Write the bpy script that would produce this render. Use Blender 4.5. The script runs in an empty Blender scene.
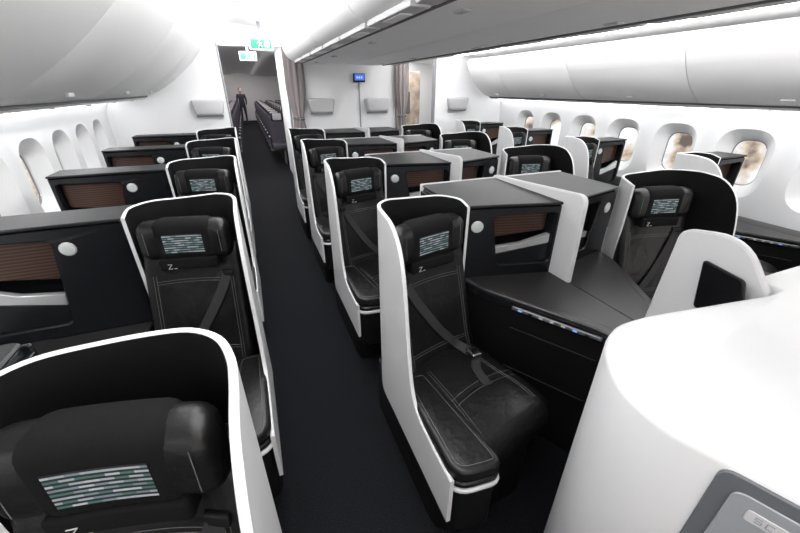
import bpy, bmesh, math, random
from mathutils import Vector
random.seed(3)
sc = bpy.context.scene
COL = sc.collection
CX = 1.4   # cabin centre line (x), camera stands at x=0

# ------------------------------------------------------------------ materials
def mat(name, col, rough=0.5, metal=0.0, bump=0.0, bscale=200.0, emit=None, estr=0.0, var=0.0, coat=0.0, spec=None, bdist=0.002):
    m = bpy.data.materials.new(name); m.use_nodes = True
    nt = m.node_tree; b = nt.nodes['Principled BSDF']
    b.inputs['Base Color'].default_value = (*col, 1)
    b.inputs['Roughness'].default_value = rough
    b.inputs['Metallic'].default_value = metal
    if coat: b.inputs['Coat Weight'].default_value = coat
    if spec is not None: b.inputs['Specular IOR Level'].default_value = spec
    if emit:
        b.inputs['Emission Color'].default_value = (*emit, 1)
        b.inputs['Emission Strength'].default_value = estr
    tc = nt.nodes.new('ShaderNodeTexCoord')
    nz = nt.nodes.new('ShaderNodeTexNoise'); nz.inputs['Scale'].default_value = bscale
    nz.inputs['Detail'].default_value = 3
    nt.links.new(tc.outputs['Object'], nz.inputs['Vector'])
    if bump:
        bp = nt.nodes.new('ShaderNodeBump'); bp.inputs['Strength'].default_value = bump
        bp.inputs['Distance'].default_value = bdist
        nt.links.new(nz.outputs['Fac'], bp.inputs['Height'])
        nt.links.new(bp.outputs['Normal'], b.inputs['Normal'])
    if var:
        mx = nt.nodes.new('ShaderNodeMix'); mx.data_type = 'RGBA'
        mr = nt.nodes.new('ShaderNodeMapRange'); mr.inputs['From Min'].default_value = .35; mr.inputs['From Max'].default_value = .65
        nt.links.new(nz.outputs['Fac'], mr.inputs['Value'])
        mx.inputs[6].default_value = (*[c*(1-var) for c in col], 1)
        mx.inputs[7].default_value = (*[min(1, c*(1+var)) for c in col], 1)
        nt.links.new(mr.outputs[0], mx.inputs[0])
        nt.links.new(mx.outputs[2], b.inputs['Base Color'])
    return m

M = {}
M['carpet'] = mat('carpet', (0.0085, 0.0090, 0.0110), 0.95, bump=1.0, bscale=220, var=0.9, spec=0.08)
M['leather'] = mat('leather_black', (0.0075, 0.0075, 0.008), 0.34, bump=0.35, bscale=24, spec=.36, bdist=.012)
M['lining'] = mat('shell_lining_black', (0.005, 0.005, 0.0055), 0.6, bump=0.2, bscale=500, spec=.2)
M['white'] = mat('shell_white', (0.62, 0.622, 0.63), 0.30)
M['gloss'] = mat('cabinet_black', (0.008, 0.0088, 0.0108), 0.26, spec=.4)
M['shelf'] = mat('shelf_charcoal', (0.020, 0.019, 0.0195), 0.36, bump=0.1, bscale=600, spec=.4)
M['ctop'] = mat('cabinet_top_charcoal', (0.013, 0.013, 0.0145), 0.42, bump=0.1, bscale=600, spec=.3)
M['plinth'] = mat('plinth_black', (0.005, 0.005, 0.0055), 0.5, spec=.25)
M['silver'] = mat('silver_trim', (0.66, 0.66, 0.67), 0.25, metal=0.55)
M['button'] = mat('reading_lamp_lens', (0.50, 0.54, 0.52), 0.3)
M['stitch'] = mat('stitch_thread', (0.12, 0.12, 0.122), 0.8)
M['belt'] = mat('belt_webbing', (0.020, 0.020, 0.022), 0.6, bump=0.5, bscale=900)
M['cloth'] = mat('headrest_cloth', (0.006, 0.006, 0.0065), 0.85, bump=0.5, bscale=700, spec=.15)
M['buckle'] = mat('buckle_steel', (0.6, 0.6, 0.62), 0.25, metal=1)
M['wall'] = mat('cabin_wall_white', (0.79, 0.795, 0.805), 0.5)
M['bin'] = mat('bin_white', (0.78, 0.78, 0.78), 0.4)
M['seam'] = mat('seam_grey', (0.12, 0.12, 0.125), 0.6)
M['psu'] = mat('psu_grey', (0.50, 0.50, 0.51), 0.5)
M['ceil'] = mat('ceiling_white', (0.87, 0.87, 0.87), 0.6)
M['grey'] = mat('panel_grey', (0.11, 0.115, 0.125), 0.4)
M['lgrey'] = mat('panel_light_grey', (0.27, 0.28, 0.30), 0.4)
M['screen'] = mat('screen_black', (0.004, 0.004, 0.005), 0.3, spec=.3)
M['curtain'] = mat('curtain_fabric', (0.24, 0.21, 0.21), 0.9, bump=0.4, bscale=400)
M['lightstrip'] = mat('light_strip', (1, 1, 1), 0.5, emit=(1.0, 1.0, 1.0), estr=12.0)
M['blue'] = mat('sign_blue', (0.03, 0.12, 0.5), 0.4, emit=(0.05, 0.2, 0.9), estr=0.8)
M['green'] = mat('sign_green', (0.02, 0.30, 0.17), 0.4, emit=(0.02, 0.40, 0.22), estr=0.2)
M['signwhite'] = mat('sign_white', (0.75, 0.75, 0.75), 0.4, emit=(1, 1, 1), estr=0.2)
M['led'] = mat('led_blue', (0.1, 0.25, 0.8), 0.4, emit=(0.25, 0.45, 1.0), estr=0.6)
M['red'] = mat('tag_red', (0.6, 0.06, 0.04), 0.5)
M['eco'] = mat('economy_fabric', (0.045, 0.04, 0.055), 0.8, bump=0.3, bscale=300)
M['beige'] = mat('galley_beige', (0.42, 0.34, 0.27), 0.6, var=0.3, bscale=6)
M['skin'] = mat('skin', (0.55, 0.36, 0.27), 0.5)
M['hair'] = mat('hair', (0.02, 0.015, 0.012), 0.6)
M['uniform'] = mat('uniform_dark', (0.02, 0.02, 0.03), 0.8)

def bronze():
    m = mat('bronze_ribbed', (0.10, 0.055, 0.04), 0.3, metal=0.3)
    nt = m.node_tree; b = nt.nodes['Principled BSDF']
    tc = nt.nodes.new('ShaderNodeTexCoord')
    sp = nt.nodes.new('ShaderNodeSeparateXYZ'); nt.links.new(tc.outputs['Object'], sp.inputs[0])
    ml = nt.nodes.new('ShaderNodeMath'); ml.operation = 'MULTIPLY'; ml.inputs[1].default_value = 420
    nt.links.new(sp.outputs['Z'], ml.inputs[0])
    sn = nt.nodes.new('ShaderNodeMath'); sn.operation = 'SINE'; nt.links.new(ml.outputs[0], sn.inputs[0])
    mr = nt.nodes.new('ShaderNodeMapRange'); mr.inputs['From Min'].default_value = -1
    nt.links.new(sn.outputs[0], mr.inputs['Value'])
    mx = nt.nodes.new('ShaderNodeMix'); mx.data_type = 'RGBA'
    mx.inputs[6].default_value = (0.030, 0.015, 0.011, 1); mx.inputs[7].default_value = (0.115, 0.058, 0.042, 1)
    nt.links.new(mr.outputs[0], mx.inputs[0]); nt.links.new(mx.outputs[2], b.inputs['Base Color'])
    return m
M['bronze'] = bronze()

def patchmat():
    m = bpy.data.materials.new('woven_stripe_patch'); m.use_nodes = True
    nt = m.node_tree; b = nt.nodes['Principled BSDF']; b.inputs['Roughness'].default_value = 0.8
    N = nt.nodes.new; L = nt.links.new
    uv = N('ShaderNodeUVMap'); sp = N('ShaderNodeSeparateXYZ'); L(uv.outputs[0], sp.inputs[0])
    def math_(op, a, b_=None):
        n = N('ShaderNodeMath'); n.operation = op
        for i, v in enumerate((a, b_)):
            if v is None: continue
            if isinstance(v, (int, float)): n.inputs[i].default_value = v
            else: L(v, n.inputs[i])
        return n.outputs[0]
    rows = math_('MULTIPLY', sp.outputs['Y'], 8.0)
    row = math_('FLOOR', rows); fr = math_('FRACT', rows)
    stripe = math_('LESS_THAN', fr, 0.5)
    ux = math_('MULTIPLY', sp.outputs['X'], 7.0)
    uo = math_('ADD', ux, math_('MULTIPLY', row, 0.5))
    cell = math_('FLOOR', uo)
    cx = N('ShaderNodeCombineXYZ'); L(cell, cx.inputs[0]); L(row, cx.inputs[1])
    wn = N('ShaderNodeTexWhiteNoise'); wn.noise_dimensions = '2D'; L(cx.outputs[0], wn.inputs['Vector'])
    cr = N('ShaderNodeValToRGB'); cr.color_ramp.interpolation = 'CONSTANT'
    e = cr.color_ramp.elements
    e[0].position = 0; e[0].color = (0.30, 0.34, 0.37, 1)
    e[1].position = 0.36; e[1].color = (0.05, 0.13, 0.105, 1)
    k = e.new(0.60); k.color = (0.15, 0.20, 0.225, 1)
    k = e.new(0.82); k.color = (0.38, 0.41, 0.45, 1)
    L(wn.outputs['Value'], cr.inputs[0])
    mx = N('ShaderNodeMix'); mx.data_type = 'RGBA'; mx.inputs[6].default_value = (0.010, 0.012, 0.014, 1)
    L(stripe, mx.inputs[0]); L(cr.outputs[0], mx.inputs[7]); L(mx.outputs[2], b.inputs['Base Color'])
    return m
M['patch'] = patchmat()

def glassmat():
    m = bpy.data.materials.new('window_glass'); m.use_nodes = True
    nt = m.node_tree; nt.nodes.clear()
    o = nt.nodes.new('ShaderNodeOutputMaterial'); t = nt.nodes.new('ShaderNodeBsdfTransparent')
    g = nt.nodes.new('ShaderNodeBsdfGlossy'); g.inputs['Roughness'].default_value = 0.05
    mx = nt.nodes.new('ShaderNodeMixShader'); mx.inputs[0].default_value = 0.06
    nt.links.new(t.outputs[0], mx.inputs[1]); nt.links.new(g.outputs[0], mx.inputs[2]); nt.links.new(mx.outputs[0], o.inputs[0])
    return m
M['glass'] = glassmat()

# ------------------------------------------------------------------ geometry
class Geo:
    def __init__(s): s.v = []; s.f = []; s.m = []; s.mats = []
    def add(s, vf, mname, xf=None):
        vs, fs = vf
        if mname not in s.mats: s.mats.append(mname)
        mi = s.mats.index(mname); o = len(s.v)
        for p in vs:
            s.v.append(tuple(xf(*p)) if xf else tuple(p))
        for f in fs:
            s.f.append([i+o for i in f]); s.m.append(mi)
        return s
    def mesh(s, name, sx=1, angle=35):
        me = bpy.data.meshes.new(name)
        me.from_pydata([(sx*a, b, c) for a, b, c in s.v], [], s.f)
        for n in s.mats: me.materials.append(M[n])
        for p, mi in zip(me.polygons, s.m): p.material_index = mi
        bm = bmesh.new(); bm.from_mesh(me)
        bmesh.ops.remove_doubles(bm, verts=bm.verts, dist=0.00003)
        bmesh.ops.recalc_face_normals(bm, faces=bm.faces)
        bm.to_mesh(me); bm.free()
        me.polygons.foreach_set('use_smooth', [True]*len(me.polygons))
        me.set_sharp_from_angle(angle=math.radians(angle))
        return me

def obj(name, me, parent=None, loc=(0, 0, 0)):
    o = bpy.data.objects.new(name, me); COL.objects.link(o)
    if parent: o.parent = parent
    o.location = loc
    return o
def empty(name, loc=(0, 0, 0)):
    o = bpy.data.objects.new(name, None); COL.objects.link(o); o.location = loc
    o.empty_display_size = 0.1
    return o

def axis(h, r, n):
    r = min(r, h*0.999)
    a = [-h, -h+.25*r, -h+.6*r, -h+r]
    b = [-x for x in reversed(a)]
    mid = []
    if h-r > 1e-4:
        mid = [-(h-r)+2*(h-r)*i/n for i in range(1, n)]
    out = a+mid+b
    res = [out[0]]
    for x in out[1:]:
        if x-res[-1] > 1e-5: res.append(x)
    return res
def rcube(c, h, r, n=(2, 2, 2), deform=None):
    r = min(r, min(h)*0.98)
    ax = [axis(h[i], r, n[i]) for i in range(3)]
    vs = []; idx = {}; fs = []
    def vid(p):
        k = tuple(round(x, 6) for x in p)
        if k in idx: return idx[k]
        q = [max(-(h[i]-r), min(h[i]-r, p[i])) for i in range(3)]
        d = [p[i]-q[i] for i in range(3)]; L = math.sqrt(sum(x*x for x in d))
        w = [q[i]+(d[i]/L*r if L > 1e-9 else 0) for i in range(3)]
        if deform: w = deform(*w)
        idx[k] = len(vs); vs.append((w[0]+c[0], w[1]+c[1], w[2]+c[2]))
        return idx[k]
    for a in range(3):
        b, d = (a+1) % 3, (a+2) % 3
        for s in (-1, 1):
            for i in range(len(ax[b])-1):
                for j in range(len(ax[d])-1):
                    q = []
                    for (ii, jj) in ((i, j), (i+1, j), (i+1, j+1), (i, j+1)):
                        p = [0, 0, 0]; p[a] = s*h[a]; p[b] = ax[b][ii]; p[d] = ax[d][jj]; q.append(vid(p))
                    if s < 0: q.reverse()
                    fs.append(q)
    return vs, fs
def bx(x0, x1, y0, y1, z0, z1, r=0.004):
    return rcube(((x0+x1)/2, (y0+y1)/2, (z0+z1)/2), (abs(x1-x0)/2, abs(y1-y0)/2, abs(z1-z0)/2), r, (1, 1, 1))
def loft(rings, cap0=True, cap1=True, closed=True):
    vs = [p for r in rings for p in r]; n = len(rings[0]); fs = []
    for k in range(len(rings)-1):
        for i in range(n if closed else n-1):
            j = (i+1) % n
            fs.append([k*n+i, k*n+j, (k+1)*n+j, (k+1)*n+i])
    if cap0: fs.append(list(range(n))[::-1])
    if cap1: fs.append([(len(rings)-1)*n+i for i in range(n)])
    return vs, fs
def rpoly(c, r, seg=4):
    n = len(c); out = []
    for i in range(n):
        p0, p1, p2 = Vector(c[i-1]), Vector(c[i]), Vector(c[(i+1) % n])
        rr = r[i] if isinstance(r, (list, tuple)) else r
        a = (p0-p1); b = (p2-p1)
        la, lb = a.length, b.length; a.normalize(); b.normalize()
        t = min(rr, la*.48, lb*.48)
        A = p1+a*t; Bp = p1+b*t
        for k in range(seg+1):
            s = k/seg
            out.append(tuple((1-s)**2*A+2*s*(1-s)*p1+s*s*Bp))
    return out
def offs(poly, d):
    n = len(poly); out = []
    area = sum(poly[i-1][0]*poly[i][1]-poly[i][0]*poly[i-1][1] for i in range(n))
    sg = 1 if area > 0 else -1
    for i in range(n):
        a = Vector(poly[i-1]); b = Vector(poly[(i+1) % n]); t = (b-a)
        if t.length < 1e-9: out.append(poly[i]); continue
        t.normalize(); out.append((poly[i][0]-t.y*d*sg, poly[i][1]+t.x*d*sg))
    return out
def prism(poly, z0, z1, bev=0.004, wf=None):
    f = wf or (lambda x, y, z: (x, y, z))
    ins = offs(poly, bev)
    rings = [[f(x, y, z0) for x, y in ins], [f(x, y, z0+bev) for x, y in poly], [f(x, y, z1-bev) for x, y in poly]]
    m = 3 if bev > .008 else 1
    for k in range(1, m+1):
        a = math.pi/2*k/m
        rings.append([f(x, y, z1-bev+bev*math.sin(a)) for x, y in (offs(poly, bev*(1-math.cos(a))))])
    return loft(rings)
def tube(pts, r, sides=5, caps=True):
    rings = []; n = len(pts)
    for i in range(n):
        a = Vector(pts[max(0, i-1)]); b = Vector(pts[min(n-1, i+1)]); t = (b-a).normalized()
        up = Vector((0, 0, 1)) if abs(t.z) < .9 else Vector((0, 1, 0))
        s = t.cross(up).normalized(); u = s.cross(t)
        rr = r[i] if isinstance(r, (list, tuple)) else r
        rings.append([tuple(Vector(pts[i])+s*math.cos(2*math.pi*k/sides)*rr+u*math.sin(2*math.pi*k/sides)*rr) for k in range(sides)])
    return loft(rings, caps, caps)
def strap(pts, nrm, w, th):
    rings = []; n = len(pts); N = Vector(nrm).normalized()
    for i in range(n):
        a = Vector(pts[max(0, i-1)]); b = Vector(pts[min(n-1, i+1)]); t = (b-a).normalized()
        s = t.cross(N).normalized(); u = s.cross(t).normalized(); p = Vector(pts[i])
        rings.append([tuple(p+s*w/2), tuple(p+s*w/2+u*th), tuple(p-s*w/2+u*th), tuple(p-s*w/2)])
    return loft(rings)
def crom(pts, sub=5):
    out = []; n = len(pts)
    for i in range(n-1):
        p0 = pts[max(0, i-1)]; p1 = pts[i]; p2 = pts[i+1]; p3 = pts[min(n-1, i+2)]
        for k in range(sub):
            t = k/sub
            out.append(tuple(.5*((2*p1[j])+(-p0[j]+p2[j])*t+(2*p0[j]-5*p1[j]+4*p2[j]-p3[j])*t*t+(-p0[j]+3*p1[j]-3*p2[j]+p3[j])*t**3) for j in range(len(p1))))
    out.append(tuple(pts[-1])); return out
def disc(c, r, th, nax='y', seg=20):
    rings = []
    for (rr, h) in ((r*.9, 0), (r, th*.3), (r, th*.7), (r*.85, th)):
        ring = []
        for k in range(seg):
            a = 2*math.pi*k/seg; x, y = rr*math.cos(a), rr*math.sin(a)
            ring.append((c[0]+x, c[1]-h, c[2]+y) if nax == 'y' else (c[0]+x, c[1]+y, c[2]+h))
        rings.append(ring)
    return loft(rings)

# ------------------------------------------------------------------ business class seat module
TH = math.radians(13); U0, V0 = 0.262, -0.27
def S(a, b, z):
    return (U0+a*math.cos(TH)+b*math.sin(TH), V0+a*math.sin(TH)-b*math.cos(TH), z)

def g_shell():
    g = Geo()
    pts = [(0.0, -.86, .50), (0.0, -.70, .505), (0.0, -.58, .53), (0.0, -.52, .62), (0.0, -.48, .80), (0.0, -.445, 1.0), (0.0, -.40, 1.13), (0.0, -.32, 1.205),
           (0.0, -.22, 1.225), (0.008, -.15, 1.225), (.035, -.075, 1.22), (.09, -.02, 1.215), (.17, .012, 1.205), (.27, .022, 1.20), (.36, .012, 1.20), (.42, -.02, 1.195), (.45, -.07, 1.19), (.458, -.13, 1.17)]
    P = crom(pts, 4)
    n = len(P); outer = []; rim = []; inner = []
    T = 0.015
    for i in range(n):
        a = Vector(P[max(0, i-1)][:2]); b = Vector(P[min(n-1, i+1)][:2]); t = (b-a).normalized()
        nr = Vector((t.y, -t.x))
        u, v, h = P[i]
        lo = .27
        o = (u, v); ii = (u+nr.x*T, v+nr.y*T)
        rb = .004
        ob = (u+nr.x*rb, v+nr.y*rb); ib = (u+nr.x*(T-rb), v+nr.y*(T-rb))
        outer.append([(o[0], o[1], lo), (o[0], o[1], (lo+h)/2), (o[0], o[1], h-rb)])
        rim.append([(o[0], o[1], h-rb), (ob[0], ob[1], h), (ib[0], ib[1], h), (ii[0], ii[1], h-rb)])
        inner.append([(ii[0], ii[1], h-rb), (ii[0], ii[1], (lo+h)/2), (ii[0], ii[1], lo), (o[0], o[1], lo)])
    g.add(loft(outer, False, False, False), 'white')
    g.add(loft(rim, False, False, False), 'white')
    g.add(loft(inner, False, False, False), 'lining')
    for k in (0, n-1):
        ring = outer[k]+rim[k][1:]+inner[k][1:-1]
        g.add((ring, [list(range(len(ring)))]), 'white')
    return g

def bk(x, y, z):
    t = (z+.31)/.62
    xx = x*(1-.06*t)
    b = -.02+y-.175*t+.9*x*x*(0.4+.6*t)
    if y > .02:
        b += .012*math.exp(-((z+.04)/.10)**2)*math.exp(-(x/.13)**4) + .010*math.exp(-((z+.27)/.05)**2)
    return S(xx, b, .43+.60*t)
def cu(x, y, z):
    f = max(0, (y-.08)/.19)
    xx = x*(1-.12*f**3+.10*max(0, y)/.27)
    zz = z-.035*f**2
    if z > 0:
        e = math.exp(-((y-.03-.6*x*x)/.012)**2)
        zz += .020*(1-(x/.23)**2) - .006*e
    return S(xx, .235+y, .413+zz)
def hd(x, y, z):
    return S(x, -.130+y+.45*x*x-.15*(z)*.3, 1.055+z)
def g_seat(sx):
    g = Geo()
    g.add(rcube((0, 0, 0), (.222, .05, .31), .045, (8, 1, 16), bk), 'leather')
    g.add(rcube((0, 0, 0), (.228, .275, .068), .055, (10, 36, 1), cu), 'leather')
    g.add(rcube((0, 0, 0), (.190, .050, .088), .046, (10, 1, 3), hd), 'leather')
    yb = .0515
    def bl(pts): g.add(tube([bk(x, yb, z) for x, z in pts], .0011, 4), 'stitch')
    for z in (.13, -.20):
        for dz in (0, .012):
            bl([(x/10*.165, z+dz) for x in range(-10, 11)])
    for s in (-1, 1):
        bl([(s*.165, -.26+.43*i/10) for i in range(11)])
        bl([(s*.177, -.26+.43*i/10) for i in range(11)])
    # stitch on the headrest leather beside the cloth
    for s in (-1, 1):
        g.add(tube([hd(s*.150, .0510, -.05+.10*i/6) for i in range(7)], .0011, 4), 'stitch')
    zt = .0695
    def cl(pts): g.add(tube([cu(x, y, zt) for x, y in pts], .0011, 4), 'stitch')
    for dy in (-.016, .018):
        cl([(x/10*.20, .03+dy+.6*(x/10*.2)**2) for x in range(-10, 11)])
    for s in (-1, 1):
        for dx in (0, .012):
            cl([(s*(.12+dx+.03*(i/10)), -.16+.36*i/10) for i in range(11)])
    g.add(rcube((0, 0, 0), (.132, .0555, .0935), .045, (8, 1, 3), hd), 'cloth')
    g.add(rcube((0, .007, -.10), (.122, .050, .028), .012, (8, 1, 2), lambda x, y, z: (x, y, z)), 'cloth', hd)
    ys = .0590
    def mk(pts):
        g.add(tube([hd(sx*x, ys, z) for x, z in pts], .0016, 4), 'button')
    mk([(-.085, -.098), (-.068, -.098), (-.085, -.118), (-.068, -.118)])
    mk([(-.062, -.118), (-.05, -.118)])
    pts = crom([bk(-.15, .056, .16), bk(-.10, .060, .06), bk(.0, .060, -.10), bk(.10, .066, -.22), cu(.12, -.12, .085)], 5)
    g.add(strap(pts, (math.sin(TH), -math.cos(TH), .3), .042, .003), 'belt')
    pts = crom([cu(.14, -.16, .075), cu(.12, -.10, .080), cu(.06, -.04, .072), cu(.03, .06, .071)], 4)
    g.add(strap(pts, (0, 0, 1), .042, .004), 'belt')
    pts = crom([bk(.15, .05, -.30), cu(.16, -.17, .080), cu(.10, -.13, .085)], 4)
    g.add(strap(pts, (0, -.3, 1), .04, .004), 'belt')
    bc = cu(.115, -.115, .098)
    g.add(rcube(bc, (.026, .032, .009), .007, (1, 1, 1)), 'buckle')
    g.add(rcube((bc[0], bc[1]-.006, bc[2]+.008), (.017, .015, .005), .004, (1, 1, 1)), 'plinth')
    g.add(rcube((0, 0, 0), (.028, .008, .014), .006, (1, 1, 1), lambda x, y, z: bk(x-.155, y+.054, z+.17)), 'plinth')
    return g
def g_patch(sx):
    nx, nz = 12, 5; vs = []; fs = []; uvs = []
    for j in range(nz+1):
        for i in range(nx+1):
            x = -.080+.160*i/nx; z = -.045+.082*j/nz
            p = hd(x, .0568, z); vs.append((sx*p[0], p[1], p[2])); uvs.append((i/nx, j/nz))
    for j in range(nz):
        for i in range(nx):
            a = j*(nx+1)+i; fs.append([a, a+1, a+nx+2, a+nx+1])
    me = bpy.data.meshes.new('headrest_patch'); me.from_pydata(vs, [], fs)
    uvl = me.uv_layers.new(name='UVMap')
    for l in me.loops: uvl.data[l.index].uv = uvs[l.vertex_index]
    me.materials.append(M['patch'])
    return me
def g_base():
    g = Geo()
    pl = rpoly([(.02, -.03), (.02, -.78), (.50, -.74), (.50, -.03)], [.03, .10, .10, .03], 5)
    g.add(prism(pl, 0.0, .345, .01), 'plinth')
    g.add(prism(offs(pl, .03), .345, .37, .004), 'plinth')
    pan = rpoly([(.17, -.25), (.17, -.70), (.54, -.63), (.53, -.2)], .06, 5)
    g.add(prism(pan, .34, .40, .01), 'plinth')
    ar = rpoly([(.003, -.40), (.003, -.88), (.195, -.90), (.125, -.40)], [.04, .07, .06, .04], 6)
    g.add(prism(offs(ar, .012), .20, .445, .006), 'plinth')
    g.add(prism(offs(ar, -.002), .44, .458, .004), 'white')
    g.add(prism(offs(ar, .004), .458, .485, .006), 'gloss')
    g.add(prism(offs(ar, .004), .485, .545, .016), 'leather')
    st = offs(ar, .028)
    st = [(x, y, .5455) for x, y in st]; st.append(st[0])
    g.add(tube(st, .0011, 4), 'stitch')
    g.add(bx(.20, .235, -.775, -.765, .10, .13, .003), 'red')
    return g
def g_console(window, E=.98):
    g = Geo()
    w = window
    z0, z1 = (.60 if w else .74), 1.135
    DB = .17 if w else .40
    zs = z0+.02
    bu = .70 if w else .545
    K = .0 if w else .24
    def sl(x, y, z): return (x, y-(K*max(0, x-.468) if y < .09 else 0), z)
    def R(c, r, v): return [(x, v, z) for x, z in rpoly(c, r, 5)]
    oc = [(.468, z0), (E, z0), (E, z1), (.468, z1)]
    oc2 = [(.476, z0+.006), (E-.008, z0+.006), (E-.008, z1-.008), (.476, z1-.008)]
    nb = z0+.075; nl = (bu+.07) if w else .645; nr_ = E-.025
    if w and E < 1.1: bu = .58; nl = .65
    H = 1.10-nb
    def N(a, c): return (nl+(nr_-nl)*a, nb+H*c)
    op = [N(.08, 0), N(1, 0), N(1, 1), N(-.08, .97)]
    op2 = [N(.09, .015), N(.985, .015), N(.985, .985), N(-.06, .955)]
    fv = -.055
    g.add(loft([R(oc, [.004, .004, .012, .03], DB), R(oc, [.004, .004, .012, .03], fv+.012), R(oc2, [.004, .004, .012, .03], fv), R(op, .03, fv), R(op2, .028, fv+.006), R(op2, .028, fv+.13)], True, False), 'gloss', sl)
    bkc = R(op2, .028, fv+.13)
    g.add((bkc, [list(range(len(bkc)))]), 'gloss', sl)
    ins = rpoly([N(.07, .48), N(.98, .58), N(.98, .96), N(-.03, .93)], .02, 4)
    g.add(prism(ins, 0, .05, .006, lambda x, y, z: (x, fv+.115-z, y)), 'bronze', sl)
    sw = rpoly([N(.08, .22), N(.98, .38), N(.98, .56), N(.5, .40), N(.06, .35)], .006, 3)
    g.add(prism(sw, 0, .03, .003, lambda x, y, z: (x, fv+.05-z, y)), 'silver', sl)
    lowp = rpoly([N(.1, .01), N(.98, .01), N(.98, .38), N(.08, .22)], .006, 3)
    g.add(prism(lowp, 0, .04, .003, lambda x, y, z: (x, fv+.060-z, y)), 'gloss', sl)
    g.add(disc((bu, fv, 1.04), .031, .006), 'silver', sl)
    g.add(disc((bu, fv-.005, 1.04), .026, .004), 'button', sl)
    tp = rpoly([(.462, fv-.006), (E, fv-.006), (E, DB), (.462, DB)], [.02, .004, .004, .02], 4)
    g.add(prism(tp, z1, z1+.014, .005), 'ctop', sl)
    if not w: g.add(bx(.455, E, DB-.002, DB+.014, .30, z1+.018, .005), 'white')
    else: g.add(bx(.455, E, DB-.002, DB+.012, .30, z1-.002, .005), 'gloss')
    g.add(bx(.452, .468, .03, DB, .30, z1-.02, .004), 'gloss')
    g.add(bx(.50, E, -.05, DB, 0.0, z0, .004), 'plinth')
    sh = rpoly([(.50, -.055), (.52, -.18), (.80, -.68), (.84, -.93), (E, -.93), (E, -.055)], [.01, .06, .10, .02, .004, .004], 5)
    g.add(prism(sh, zs-.025, zs, .006), 'shelf')
    body = offs(sh, .012)
    g.add(prism(body, 0.0, zs-.06, .004), 'plinth')
    g.add(prism(offs(sh, .005), zs-.06, zs-.025, .002), 'gloss')
    a = Vector((.60, -.335)); b = Vector((.80, -.69)); d = (b-a); L = d.length; d.normalize(); nn = Vector((-abs(d.y), -abs(d.x)))
    def cs(t, w_, z): return (a.x+d.x*t+nn.x*w_, a.y+d.y*t+nn.y*w_, z)
    zc = zs-.042
    g.add(rcube((0, 0, 0), (L*.48, .004, .010), .003, (1, 1, 1), lambda x, y, z: cs(L*.5+x, .0+y, zc+z)), 'grey')
    g.add(rcube((0, 0, 0), (L*.46, .003, .0025), .001, (1, 1, 1), lambda x, y, z: cs(L*.5+x, .003+y, zc+.006+z)), 'silver')
    for k in range(7):
        t = L*(.12+.12*k)
        g.add(rcube((0, 0, 0), (.009, .003, .004), .002, (1, 1, 1), lambda x, y, z: cs(t+x, .005+y, zc-.003+z)), 'led' if k in (0, 5) else 'button' if k in (2, 3, 4) else 'gloss')
    for zz in (zs-.16, .36):
        g.add(rcube((0, 0, 0), (L*.48, .002, .003), .001, (1, 1, 1), lambda x, y, z: cs(L*.5+x, -.006+y, zz+z)), 'shelf')
    if w:
        xe = min(E, 1.14) if E > 1.1 else 1.07
        g.add(bx(.90, xe, -.93, -.05, 0, zs-.012, .004), 'plinth')
        g.add(bx(.90, xe, -.93, -.05, zs-.02, zs+.001, .004), 'shelf')
        if E < 1.1: g.add(bx(E-.002, 1.07, -.04, DB, 0, z0+.12, .02), 'gloss')
    return g
def g_divider():
    g = Geo()
    pf = rpoly([(-.31, .755), (.425, .755), (.425, 1.165), (.15, 1.18), (-.30, 1.21)], [.01, .01, .03, .1, .05], 5)
    g.add(prism(pf, .965, .995, .006, lambda x, y, z: (z, x, y)), 'white')
    return g

PARTS = {}
for sx in (1, -1):
    PARTS[sx] = {'shell': g_shell().mesh('shell', sx), 'seat_cushions': g_seat(sx).mesh('seat_cushions', sx), 'headrest_patch': g_patch(sx),
                 'base_and_armrest': g_base().mesh('base_and_armrest', sx), 'console_c': g_console(False).mesh('console_c', sx),
                 'console_w': g_console(True, 1.14 if sx < 0 else .95).mesh('console_w', sx), 'divider': g_divider().mesh('divider', sx)}
def place_seat(x, y, sx, window):
    e = empty('business_class_seat', (x, y, 0))
    P = PARTS[sx]
    for k in ('shell', 'seat_cushions', 'headrest_patch', 'base_and_armrest'):
        obj(k, P[k], e)
    obj('console', P['console_w' if window else 'console_c'], e)
    if not window and sx == 1: obj('divider', P['divider'], e)
PITCH = 1.135
for k in range(5):
    place_seat(-.085-.016*k, .73+PITCH*k, -1, True)
    place_seat(2.91+.012*k, .72+PITCH*k, 1, True)
for k in range(4):
    place_seat(.42, 1.47+PITCH*k, 1, False)
    place_seat(2.38, 1.47+PITCH*k, -1, False)

# ------------------------------------------------------------------ front white monument (foreground right)
g = Geo()
ctr = crom([(.92, .50), (.80, .495), (.70, .44), (.625, .34), (.612, .24), (.64, .16)], 6)+[(.76, -.14), (.80, -.60), (2.00, -.60), (2.16, .2), (2.12, .42), (1.98, .52), (1.42, .52), (1.415, .44), (1.36, .44)]
g.add(prism(ctr, 0.0, 1.105, .020), 'white')
me = g.mesh('front_console', 1, 50)
mon = empty('white_front_console'); obj('body', me, mon)
g = Geo()
pf = rpoly([(.43, .76), (.53, .76), (.76, .76), (.745, 1.20), (.56, 1.235), (.43, 1.06)], [.01, .01, .03, .04, .12, .04], 6)
g.add(prism(pf, 1.385, 1.415, .006, lambda x, y, z: (z, x, y)), 'white')
obj('divider_panel', g.mesh('divider_panel'), mon)
g = Geo()
A = Vector((.637, .165)); Bv = Vector((.76, -.14)); d = (Bv-A); L = d.length; d.normalize(); nn = Vector((d.y, -d.x))
if nn.x > 0: nn = -nn
def ds(t, z, w): return (A.x+d.x*t+nn.x*w, A.y+d.y*t+nn.y*w, z)
fr = rpoly([(.01, .30), (L+.0, .30), (L+.0, 1.088), (.01, 1.088)], .022, 5)
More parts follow.
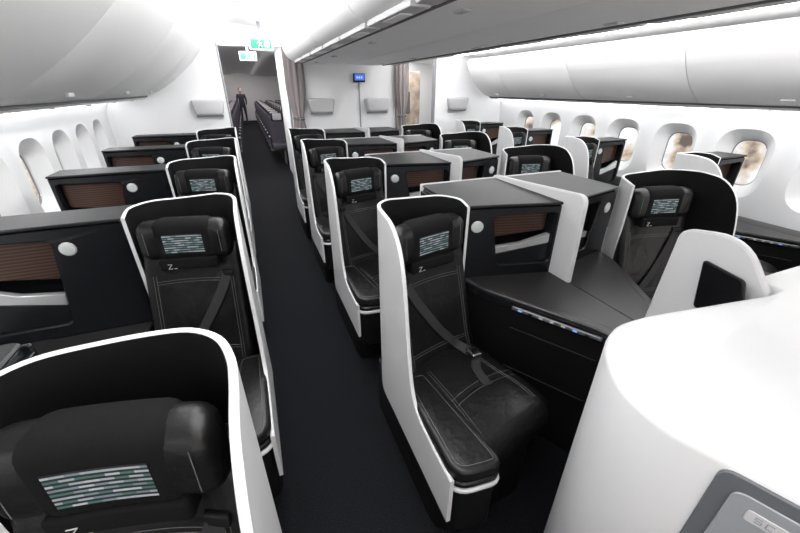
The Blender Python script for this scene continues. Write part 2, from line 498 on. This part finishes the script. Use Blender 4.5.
fi = rpoly([(.035, .33), (L-.02, .33), (L-.02, 1.063), (.035, 1.063)], .02, 5)
g.add(prism(fr, -.005, .004, .002, lambda x, y, z: ds(x, y, z)), 'grey')
g.add(prism(fi, .004, .008, .002, lambda x, y, z: ds(x, y, z)), 'lgrey')
lb = rpoly([(.06, 1.015), (.12, 1.015), (.12, 1.04), (.06, 1.04)], .006, 3)
g.add(prism(lb, .008, .010, .0008, lambda x, y, z: ds(x, y, z)), 'psu')
def seg(pts): g.add(tube([ds(.072+.014*px, 1.022+.011*pz, .0105) for px, pz in pts], .0008, 4), 'grey')
seg([(.6, 1), (0, 1), (0, .5), (.6, .5), (.6, 0), (0, 0)]); seg([(1.6, 1), (1, 1), (1, 0), (1.6, 0)]); seg([(2, 0), (2.3, 1), (2.6, 0)])
obj('service_door', g.mesh('service_door'), mon)
g = Geo()
g.add(prism(rpoly([(.455, .965), (.60, .965), (.625, 1.135), (.50, 1.115)], .012, 4), 1.345, 1.362, .004, lambda x, y, z: (z, x, y)), 'screen')
g.add(bx(1.36, 1.388, .50, .56, 1.0, 1.06, .004), 'grey')
obj('monitor', g.mesh('monitor'), mon)

# ------------------------------------------------------------------ room shell
Y0, YB, Y1 = -1.6, 6.0, 24.0
def plainobj(name, vf, m, ang=35):
    g = Geo(); g.add(vf, m); return obj(name, g.mesh(name, 1, ang))
plainobj('floor', bx(-3.0, 5.8, Y0, Y1, -.06, 0, .002), 'carpet')
def wx(side, y):
    t = min(max(y, 0), 6)
    return (4.0+.07*t) if side > 0 else (-1.24-.075*t)
WZ0, WZ1 = .70, 1.36
def build_wall(side, name):
    g = Geo()
    step = .655; c0 = 1.97+.655*-4+(.22 if side < 0 else 0)
    edges = [c0-step/2+step*i for i in range(10+1)]
    edges = [min(e_, YB+.2) for e_ in edges]
    s = side
    wi = 0
    for i in range(10):
        ya, yb = edges[i], edges[i+1]; yc = (ya+yb)/2
        if yb-ya < .5: continue
        def Q(c, r, dep, f=1): return [(wx(s, p[0])+s*dep, p[0], p[1]) for p in rpoly(c, r, 6)]
        zc = 1.03
        def rect(hw, hh): return [(yc-hw, zc-hh), (yc+hw, zc-hh), (yc+hw, zc+hh), (yc-hw, zc+hh)]
        outer = [(ya, WZ0), (yb, WZ0), (yb, WZ1), (ya, WZ1)]
        g.add(loft([Q(outer, 0, 0), Q(rect(.235, .30), .2, 0), Q(rect(.22, .285), .19, .012), Q(rect(.185, .25), .16, .05), Q(rect(.14, .205), .12, .10), Q(rect(.135, .20), .12, .125)], False, False), 'wall')
        wi += 1
        gg = Geo()
        ring = [(wx(s, p[0])+s*.122, p[0], p[1]) for p in rpoly(rect(.137, .202), .12, 6)]
        gg.add((ring, [list(range(len(ring)))]), 'glass')
        rr = rpoly(rect(.137, .202), .12, 6); rr.append(rr[0])
        gg.add(tube([(wx(s, p[0])+s*.118, p[0], p[1]) for p in rr], .008, 5, False), 'lgrey')
        obj('window_%d' % (wi+(10 if s > 0 else 0)), gg.mesh('window'))
        last = yb
    ys = [Y0]+[e_ for e_ in edges if e_ <= last+1e-6]+[Y1]
    for prof in ([(0.0, .0), (.25, .0), (.5, .0), (WZ0, 0.0)], [(WZ1, 0.0), (1.45, -.03), (1.54, -.09), (1.62, -.16)]):
        rings = [[(wx(s, y)+s*o, y, z) for z, o in prof] for y in ys]
        g.add(loft(rings, False, False, False), 'wall')
    for (ya, yb) in ((Y0, edges[0]), (last, Y1)):
        g.add(([(wx(s, ya), ya, WZ0), (wx(s, yb), yb, WZ0), (wx(s, yb), yb, WZ1), (wx(s, ya), ya, WZ1)], [[0, 1, 2, 3]]), 'wall')
    return obj(name, g.mesh(name, 1, 30))
build_wall(-1, 'wall_left'); build_wall(1, 'wall_right')

prof = [(-2.6, 2.30), (-.75, 2.32), (-.40, 2.38), (-.1, 2.42), (.15, 2.42), (.45, 2.38), (.7, 2.30), (1.4, 2.28), (2.1, 2.30), (2.35, 2.38), (2.65, 2.42), (3.0, 2.40), (3.35, 2.30), (3.55, 2.14), (5.4, 2.12)]
pr = crom(prof, 4)
g = Geo(); g.add(loft([[(x, y, z) for x, z in pr] for y in (Y0, YB, Y1)], False, False, False), 'ceil'); obj('ceiling', g.mesh('ceiling', 1, 60))

BE = YB-.32
binR = [(4.75, 1.53), (4.02, 1.53), (3.93, 1.525), (3.80, 1.56), (3.66, 1.65), (3.55, 1.76), (3.46, 1.90), (3.42, 2.03), (3.46, 2.07), (4.75, 2.10)]
binL = [(4.75, 1.57), (4.04, 1.57), (3.95, 1.565), (3.82, 1.60), (3.62, 1.71), (3.42, 1.86), (3.24, 2.03), (3.10, 2.22), (3.14, 2.28), (4.75, 2.29)]
def bins(mirror, name):
    e = empty(name)
    def X(x): return 2*CX-x if mirror else x
    bp_ = binL if mirror else binR; dz = .04 if mirror else 0
    P = crom(bp_[1:9], 4)
    P = [bp_[0]]+P+[bp_[-1]]
    zt_ = bp_[8][1]
    y = Y0; L = 1.30
    g = Geo()
    while y < BE-.05:
        ya, yb = y+.003, min(y+L, BE)-.003
        ins = [(x+(.006 if 1.6 < z < zt_ else 0), z) for x, z in P]
        rings = [[(X(x), ya, z) for x, z in ins], [(X(x), ya+.006, z) for x, z in P], [(X(x), yb-.006, z) for x, z in P], [(X(x), yb, z) for x, z in ins]]
        g.add(loft(rings), 'bin')
        ym = (ya+yb)/2
        g.add(rcube((X(3.775), ym, 1.580+dz), (.014, .045, .018), .01, (1, 1, 1)), 'psu')
        y += L
    obj('bin_doors', g.mesh('bin_doors', 1, 40), e)
    g = Geo()
    g.add(bx(min(X(3.90), X(3.915)), max(X(3.90), X(3.915)), Y0, BE, 1.515+dz, 1.535+dz, .002), 'seam')
    g.add(bx(min(X(3.93), X(4.25)), max(X(3.93), X(4.25)), Y0, BE, 1.495+dz, 1.53+dz, .004), 'bin')
    y = Y0+.3
    while y < BE-.5:
        g.add(bx(min(X(4.0), X(4.10)), max(X(4.0), X(4.10)), y, y+.35, 1.488+dz, 1.497+dz, .003), 'psu')
        g.add(bx(min(X(3.925), X(4.25)), max(X(3.925), X(4.25)), y+.5, y+.505, 1.490+dz, 1.497+dz, .001), 'seam')
        y += .65
    obj('service_rail', g.mesh('service_rail'), e)
bins(True, 'overhead_bin_row'); bins(False, 'overhead_bin_row')
e = empty('centre_overhead_bin')
ch = [(0.0, 1.985), (.03, 1.965), (.40, 1.955), (.60, 1.965), (.72, 1.995), (.79, 2.06), (.82, 2.16), (.83, 2.31), (0, 2.31)]
for s in (-1, 1):
    g = Geo(); y = Y0; P = [ch[0]]+crom(ch[1:8], 4)+[ch[8]]
    L = 1.30
    while y < BE-.05:
        ya, yb = y+.003, min(y+L, BE)-.003
        g.add(loft([[(CX+s*x, yy, z) for x, z in P] for yy in (ya, yb)]), 'ceil')
        g.add(rcube((CX+s*.45, (ya+yb)/2, 1.953), (.022, .045, .006), .005, (1, 1, 1)), 'psu')
        y += L
    obj('bin_doors', g.mesh('bin_doors', 1, 40), e)
    g = Geo()
    g.add(bx(CX+s*.585-.005, CX+s*.585+.005, Y0, BE, 1.952, 1.97, .002), 'seam')
    y = Y0
    while y < BE-.5:
        g.add(bx(*sorted((CX+s*.60, CX+s*.70)), y, y+.60, 1.955, 1.985, .006), 'psu')
        g.add(bx(*sorted((CX+s*.62, CX+s*.68)), y+.15, y+.40, 1.95, 1.957, .003), 'bin')
        y += .65
    obj('service_rail', g.mesh('service_rail'), e)
g = Geo(); g.add(bx(CX-.3, CX+.3, Y0, BE, 2.0, 2.2, .002), 'seam'); obj('bin_spine', g.mesh('bin_spine'), e)

for i, (x0, x1, z) in enumerate(((-.27, -.23, 2.30), (.50, .54, 2.26), (2.26, 2.30, 2.26), (3.30, 3.34, 2.12))):
    plainobj('cove_light_strip', bx(x0, x1, Y0+.1, YB-.1, z, z+.02, .003), 'lightstrip')
for s in (-1, 1):
    g = Geo()
    ring = []
    zz = 1.47 if s > 0 else 1.50
    for y in (Y0+.1, 0, YB-.05):
        x = wx(s, y)
        a0, a1 = sorted((x-s*.14, x-s*.11))
        ring.append([(a0, y, zz), (a1, y, zz), (a1, y, zz+.012), (a0, y, zz+.012)])
    g.add(loft(ring), 'lightstrip'); obj('wash_light_strip', g.mesh('wash'))

def slab(name, x0, x1, y0, y1, z0, z1, m='wall', r=.01):
    return plainobj(name, bx(x0, x1, y0, y1, z0, z1, r), m)
slab('wall_rear_1', -2.0, -.22, YB, YB+.08, 0, 2.42)
slab('wall_rear_2', .62, 2.32, YB, YB+.08, 0, 2.42)
slab('wall_rear_3', 3.02, 4.8, YB, YB+.08, 0, 2.42)
slab('trim_1', -.24, .64, YB-.01, YB+.09, 2.16, 2.45, 'wall')
slab('trim_2', 2.30, 3.04, YB-.01, YB+.09, 2.10, 2.45, 'wall')
for x0 in (-.235, .61, 2.305, 3.01):
    slab('trim_3', x0, x0+.02, YB-.012, YB+.092, 0, 2.2, 'lgrey', .004)
slab('wall_galley_1', -.36, -.30, YB+.08, 8.6, 0, 2.38)
slab('wall_galley_2', .72, .78, YB+.08, 8.6, 0, 2.38)
slab('wall_galley_3', 2.2, 2.26, YB+.08, 8.6, 0, 2.38)
slab('wall_galley_4', 2.26, 4.2, 8.0, 8.06, 0, 2.38, 'wall')
e = empty('door_1', (2.98, 7.2, 0))
g = Geo(); g.add(bx(-.32, .32, 0, .05, 0, 1.95, .02), 'beige'); g.add(bx(-.10, .10, -.01, .01, 1.2, 1.6, .04), 'grey'); g.add(bx(.22, .26, -.03, .0, .9, 1.1, .01), 'silver')
obj('door_leaf', g.mesh('door_leaf'), e)
slab('wall_far', -3.0, 5.8, 23.9, 24.0, 0, 2.42)
for x in (-.47, 1.08, 1.98, 3.45):
    g = Geo()
    g.add(rcube((0, 0, 0), (.19, .05, .10), .035, (2, 1, 2), lambda x_, y_, z_: (x_*(1+.1*(z_/.1)), y_, z_)), 'psu')
    g.add(bx(-.17, .17, -.005, .05, -.125, -.10, .004), 'lgrey')
    obj('wall_lamp_box', g.mesh('wall_lamp_box'), None, (x, YB-.052, 1.42))
e = empty('information_sign', (1.70, YB-.03, 1.80))
g = Geo(); g.add(bx(-.09, .09, -.02, .03, -.06, .06, .01), 'screen'); g.add(bx(-.075, .075, -.024, -.018, -.035, .048, .002), 'blue')
for k in range(3): g.add(bx(-.05+.035*k, -.028+.035*k, -.027, -.023, -.01, .02, .001), 'signwhite')
obj('sign_body', g.mesh('sign_body'), e)
slab('trim_4', 1.69, 1.71, YB-.008, YB, .0, 1.74, 'lgrey', .002)
for (x, y, z) in ((.32, 5.6, 2.16), (.20, 8.0, 2.18)):
    e = empty('exit_sign', (x, y, z))
    g = Geo()
    g.add(rcube((0, 0, 0), (.15, .02, .075), .018, (2, 1, 1)), 'signwhite')
    g.add(bx(-.125, .125, -.024, -.018, -.05, .05, .004), 'green')
    g.add(tube([(-.03, -.026, .03), (-.015, -.026, .0), (-.04, -.026, -.04)], .007, 5), 'signwhite')
    g.add(tube([(-.015, -.026, .0), (.015, -.026, -.035)], .007, 5), 'signwhite')
    g.add(tube([(-.05, -.026, .005), (-.02, -.026, .018), (.01, -.026, .005)], .006, 5), 'signwhite')
    g.add(disc((-.015, -.025, .038), .01, .004), 'signwhite')
    g.add(bx(.04, .10, -.027, -.023, -.035, .035, .002), 'signwhite')
    g.add(bx(-.02, .02, -.01, .01, .07, .24, .004), 'lgrey')
    obj('sign_body', g.mesh('sign_body'), e)
def curtain(x, w, y, z0, z1, tie):
    g = Geo(); rings = []
    for k in range(25):
        t = k/24; z = z0+(z1-z0)*t
        ww = w*(1-.45*math.exp(-((z-tie)/.22)**2))
        ring = []
        N = 48
        for i in range(N):
            a = 2*math.pi*i/N
            rr = 1+.22*math.cos(a*9+.5*math.sin(3*t))
            ring.append((x+math.cos(a)*ww/2*rr, y+math.sin(a)*.055*rr, z))
        rings.append(ring)
    g.add(loft(rings), 'curtain')
    g.add(rcube((x, y, tie), (w*.33, .06, .018), .01, (2, 1, 1)), 'grey')
    obj('curtain', g.mesh('curtain', 1, 60))
curtain(.72, .24, YB-.10, .1, 2.16, 1.25)
curtain(2.38, .20, YB-.10, .1, 2.12, 1.25)

def g_eco():
    g = Geo()
    for i in range(3):
        x = .24+.47*i
        g.add(rcube((x, 0, .42), (.215, .22, .06), .04, (2, 2, 1)), 'eco')
        g.add(rcube((x, .26, .74), (.21, .05, .33), .04, (3, 1, 3), lambda a, b, c: (a, b+.18*c, c)), 'eco')
        g.add(rcube((x, .275, 1.05), (.14, .045, .09), .03, (2, 1, 2)), 'leather')
        g.add(rcube((x, .25, 1.05), (.10, .05, .075), .02, (2, 1, 2)), 'psu')
    for i in range(4):
        x = .005+.47*i
        g.add(rcube((x, .05, .62), (.022, .20, .02), .015, (1, 2, 1)), 'leather')
        g.add(bx(x-.015, x+.015, .15, .25, .3, .62, .005), 'grey')
    for x in (.3, 1.1):
        g.add(bx(x-.02, x+.02, -.15, .2, 0, .36, .008), 'grey')
    g.add(bx(0, 1.42, -.1, .0, .32, .36, .005), 'grey')
    return g.mesh('economy_seat_row')
eco = g_eco()
for k in range(14):
    y = 9.4+.86*k
    obj('economy_seat_row', eco, None, (.42, y, 0))
    obj('economy_seat_row', eco, None, (-1.66, y, 0))

# ------------------------------------------------------------------ flight attendant far down the aisle
e = empty('flight_attendant', (-.12, 21.8, 0))
def skinned(name, verts, edges, radii, m, sub=2):
    me = bpy.data.meshes.new(name); me.from_pydata(verts, edges, [])
    o = obj(name, me, e); md = o.modifiers.new('skin', 'SKIN')
    for i, r in enumerate(radii):
        me.skin_vertices[0].data[i].radius = (r if isinstance(r, tuple) else (r, r))
    me.skin_vertices[0].data[0].use_root = True
    s = o.modifiers.new('sub', 'SUBSURF'); s.levels = sub; s.render_levels = sub
    me.materials.append(M[m]); md.use_smooth_shade = True
    return o
v = [(0, 0, .92), (0, 0, 1.12), (0, 0, 1.32), (0, 0, 1.42), (.17, 0, 1.37), (.22, .0, 1.12), (.2, -.08, .90), (-.17, 0, 1.37), (-.22, .0, 1.12), (-.2, -.08, .90),
     (.09, 0, .86), (.10, -.01, .48), (.10, .02, .09), (.10, -.12, .04), (-.09, 0, .86), (-.10, -.03, .48), (-.10, .0, .09), (-.10, -.14, .04)]
ed = [(0, 1), (1, 2), (2, 3), (2, 4), (4, 5), (5, 6), (2, 7), (7, 8), (8, 9), (0, 10), (10, 11), (11, 12), (12, 13), (0, 14), (14, 15), (15, 16), (16, 17)]
ra = [(.15, .10), (.13, .09), (.15, .10), .06, .055, .045, .032, .055, .045, .032, .085, .06, .042, .035, .085, .06, .042, .035]
skinned('body', v, ed, ra, 'uniform')
skinned('neck', [(0, 0, 1.40), (0, -.01, 1.50)], [(0, 1)], [.05, .048], 'skin')
g = Geo()
g.add(rcube((0, -.01, 1.57), (.072, .09, .11), .07, (2, 2, 2), lambda x, y, z: (x*(1+.25*z/.11*.5), y, z)), 'skin')
g.add(rcube((0, -.105, 1.56), (.012, .014, .022), .01, (1, 1, 1)), 'skin')
for s in (-1, 1):
    g.add(rcube((s*.03, -.098, 1.585), (.013, .006, .007), .005, (1, 1, 1)), 'hair')
    g.add(rcube((s*.076, 0, 1.57), (.01, .02, .03), .009, (1, 1, 1)), 'skin')
g.add(rcube((0, -.1, 1.515), (.022, .005, .006), .004, (1, 1, 1)), 'red')
g.add(rcube((0, .02, 1.625), (.085, .095, .08), .07, (2, 2, 2)), 'hair')
for s in (-1, 1):
    g.add(rcube((s*.2, -.10, .85), (.018, .038, .045), .016, (1, 1, 1)), 'skin')
    for k in range(4):
        y = -.13+.02*k; L = (.06, .075, .07, .055)[k]
        g.add(tube([(s*.2, y, .82), (s*.2, y-.004, .82-L*.5), (s*.192, y-.002, .82-L)], [.009, .008, .006], 6), 'skin')
    g.add(tube([(s*.2, -.13, .87), (s*.195, -.155, .84), (s*.19, -.16, .81)], [.010, .009, .007], 6), 'skin')
obj('head_and_hands', g.mesh('head_and_hands', 1, 60), e)

# ------------------------------------------------------------------ lights
def area(name, loc, sx, sy, power, rot=(0, 0, 0), col=(1.0, .995, .99)):
    l = bpy.data.lights.new(name, 'AREA'); l.shape = 'RECTANGLE'; l.size = sx; l.size_y = sy; l.energy = power; l.color = col
    o = bpy.data.objects.new(name, l); COL.objects.link(o); o.location = loc; o.rotation_euler = rot
    return o
area('aisle_ceiling_light', (.08, 2.9, 2.37), .35, 5.8, 38)
area('aisle_ceiling_light', (2.72, 2.9, 2.37), .35, 5.8, 40)
area('bin_fill_light', (.44, 2.2, 2.27), .10, 7.0, 26, (0, math.radians(62), 0))  # added fill tilted at the left bin faces, not a cabin fixture
area('bin_fill_light', (2.36, 2.2, 2.27), .10, 7.0, 16, (0, math.radians(-62), 0))  # same added fill, tilted at the right bins
area('galley_light', (.2, 7.4, 2.33), .5, 2.2, 45)
area('galley_light', (3.0, 7.0, 2.33), .8, 1.2, 30)
area('economy_light', (.15, 16, 2.36), .5, 13, 170, col=(1, .92, .95))

w = bpy.data.worlds.new('world'); sc.world = w; w.use_nodes = True
nt = w.node_tree; bg = nt.nodes['Background']
tc = nt.nodes.new('ShaderNodeTexCoord'); nz = nt.nodes.new('ShaderNodeTexNoise'); nz.inputs['Scale'].default_value = 14; nz.inputs['Detail'].default_value = 5
cr = nt.nodes.new('ShaderNodeValToRGB'); el = cr.color_ramp.elements
el[0].position = .40; el[0].color = (.16, .13, .12, 1); el[1].position = .58; el[1].color = (.92, .96, 1.0, 1)
k = el.new(.47); k.color = (.62, .51, .40, 1)
nt.links.new(tc.outputs['Generated'], nz.inputs['Vector']); nt.links.new(nz.outputs['Fac'], cr.inputs[0]); nt.links.new(cr.outputs[0], bg.inputs[0])
# world brightened towards -Y: added fill through the open shell end for bin undersides
sp = nt.nodes.new('ShaderNodeSeparateXYZ'); nt.links.new(tc.outputs['Generated'], sp.inputs[0])
mr = nt.nodes.new('ShaderNodeMapRange'); mr.inputs['From Min'].default_value = -.3; mr.inputs['From Max'].default_value = -.9
mr.inputs['To Min'].default_value = 1.25; mr.inputs['To Max'].default_value = 2.5
nt.links.new(sp.outputs['Y'], mr.inputs['Value']); nt.links.new(mr.outputs[0], bg.inputs[1])

sc.view_settings.view_transform = 'Standard'
sc.view_settings.exposure = 0.0

cam = bpy.data.cameras.new('cam'); co = bpy.data.objects.new('camera', cam); COL.objects.link(co)
cam.lens = 355/800*36; cam.sensor_width = 36; cam.clip_start = .02
co.location = (0, 0, 1.65); co.rotation_euler = (math.radians(90-26.6), 0, math.radians(-21.7))
sc.camera = co
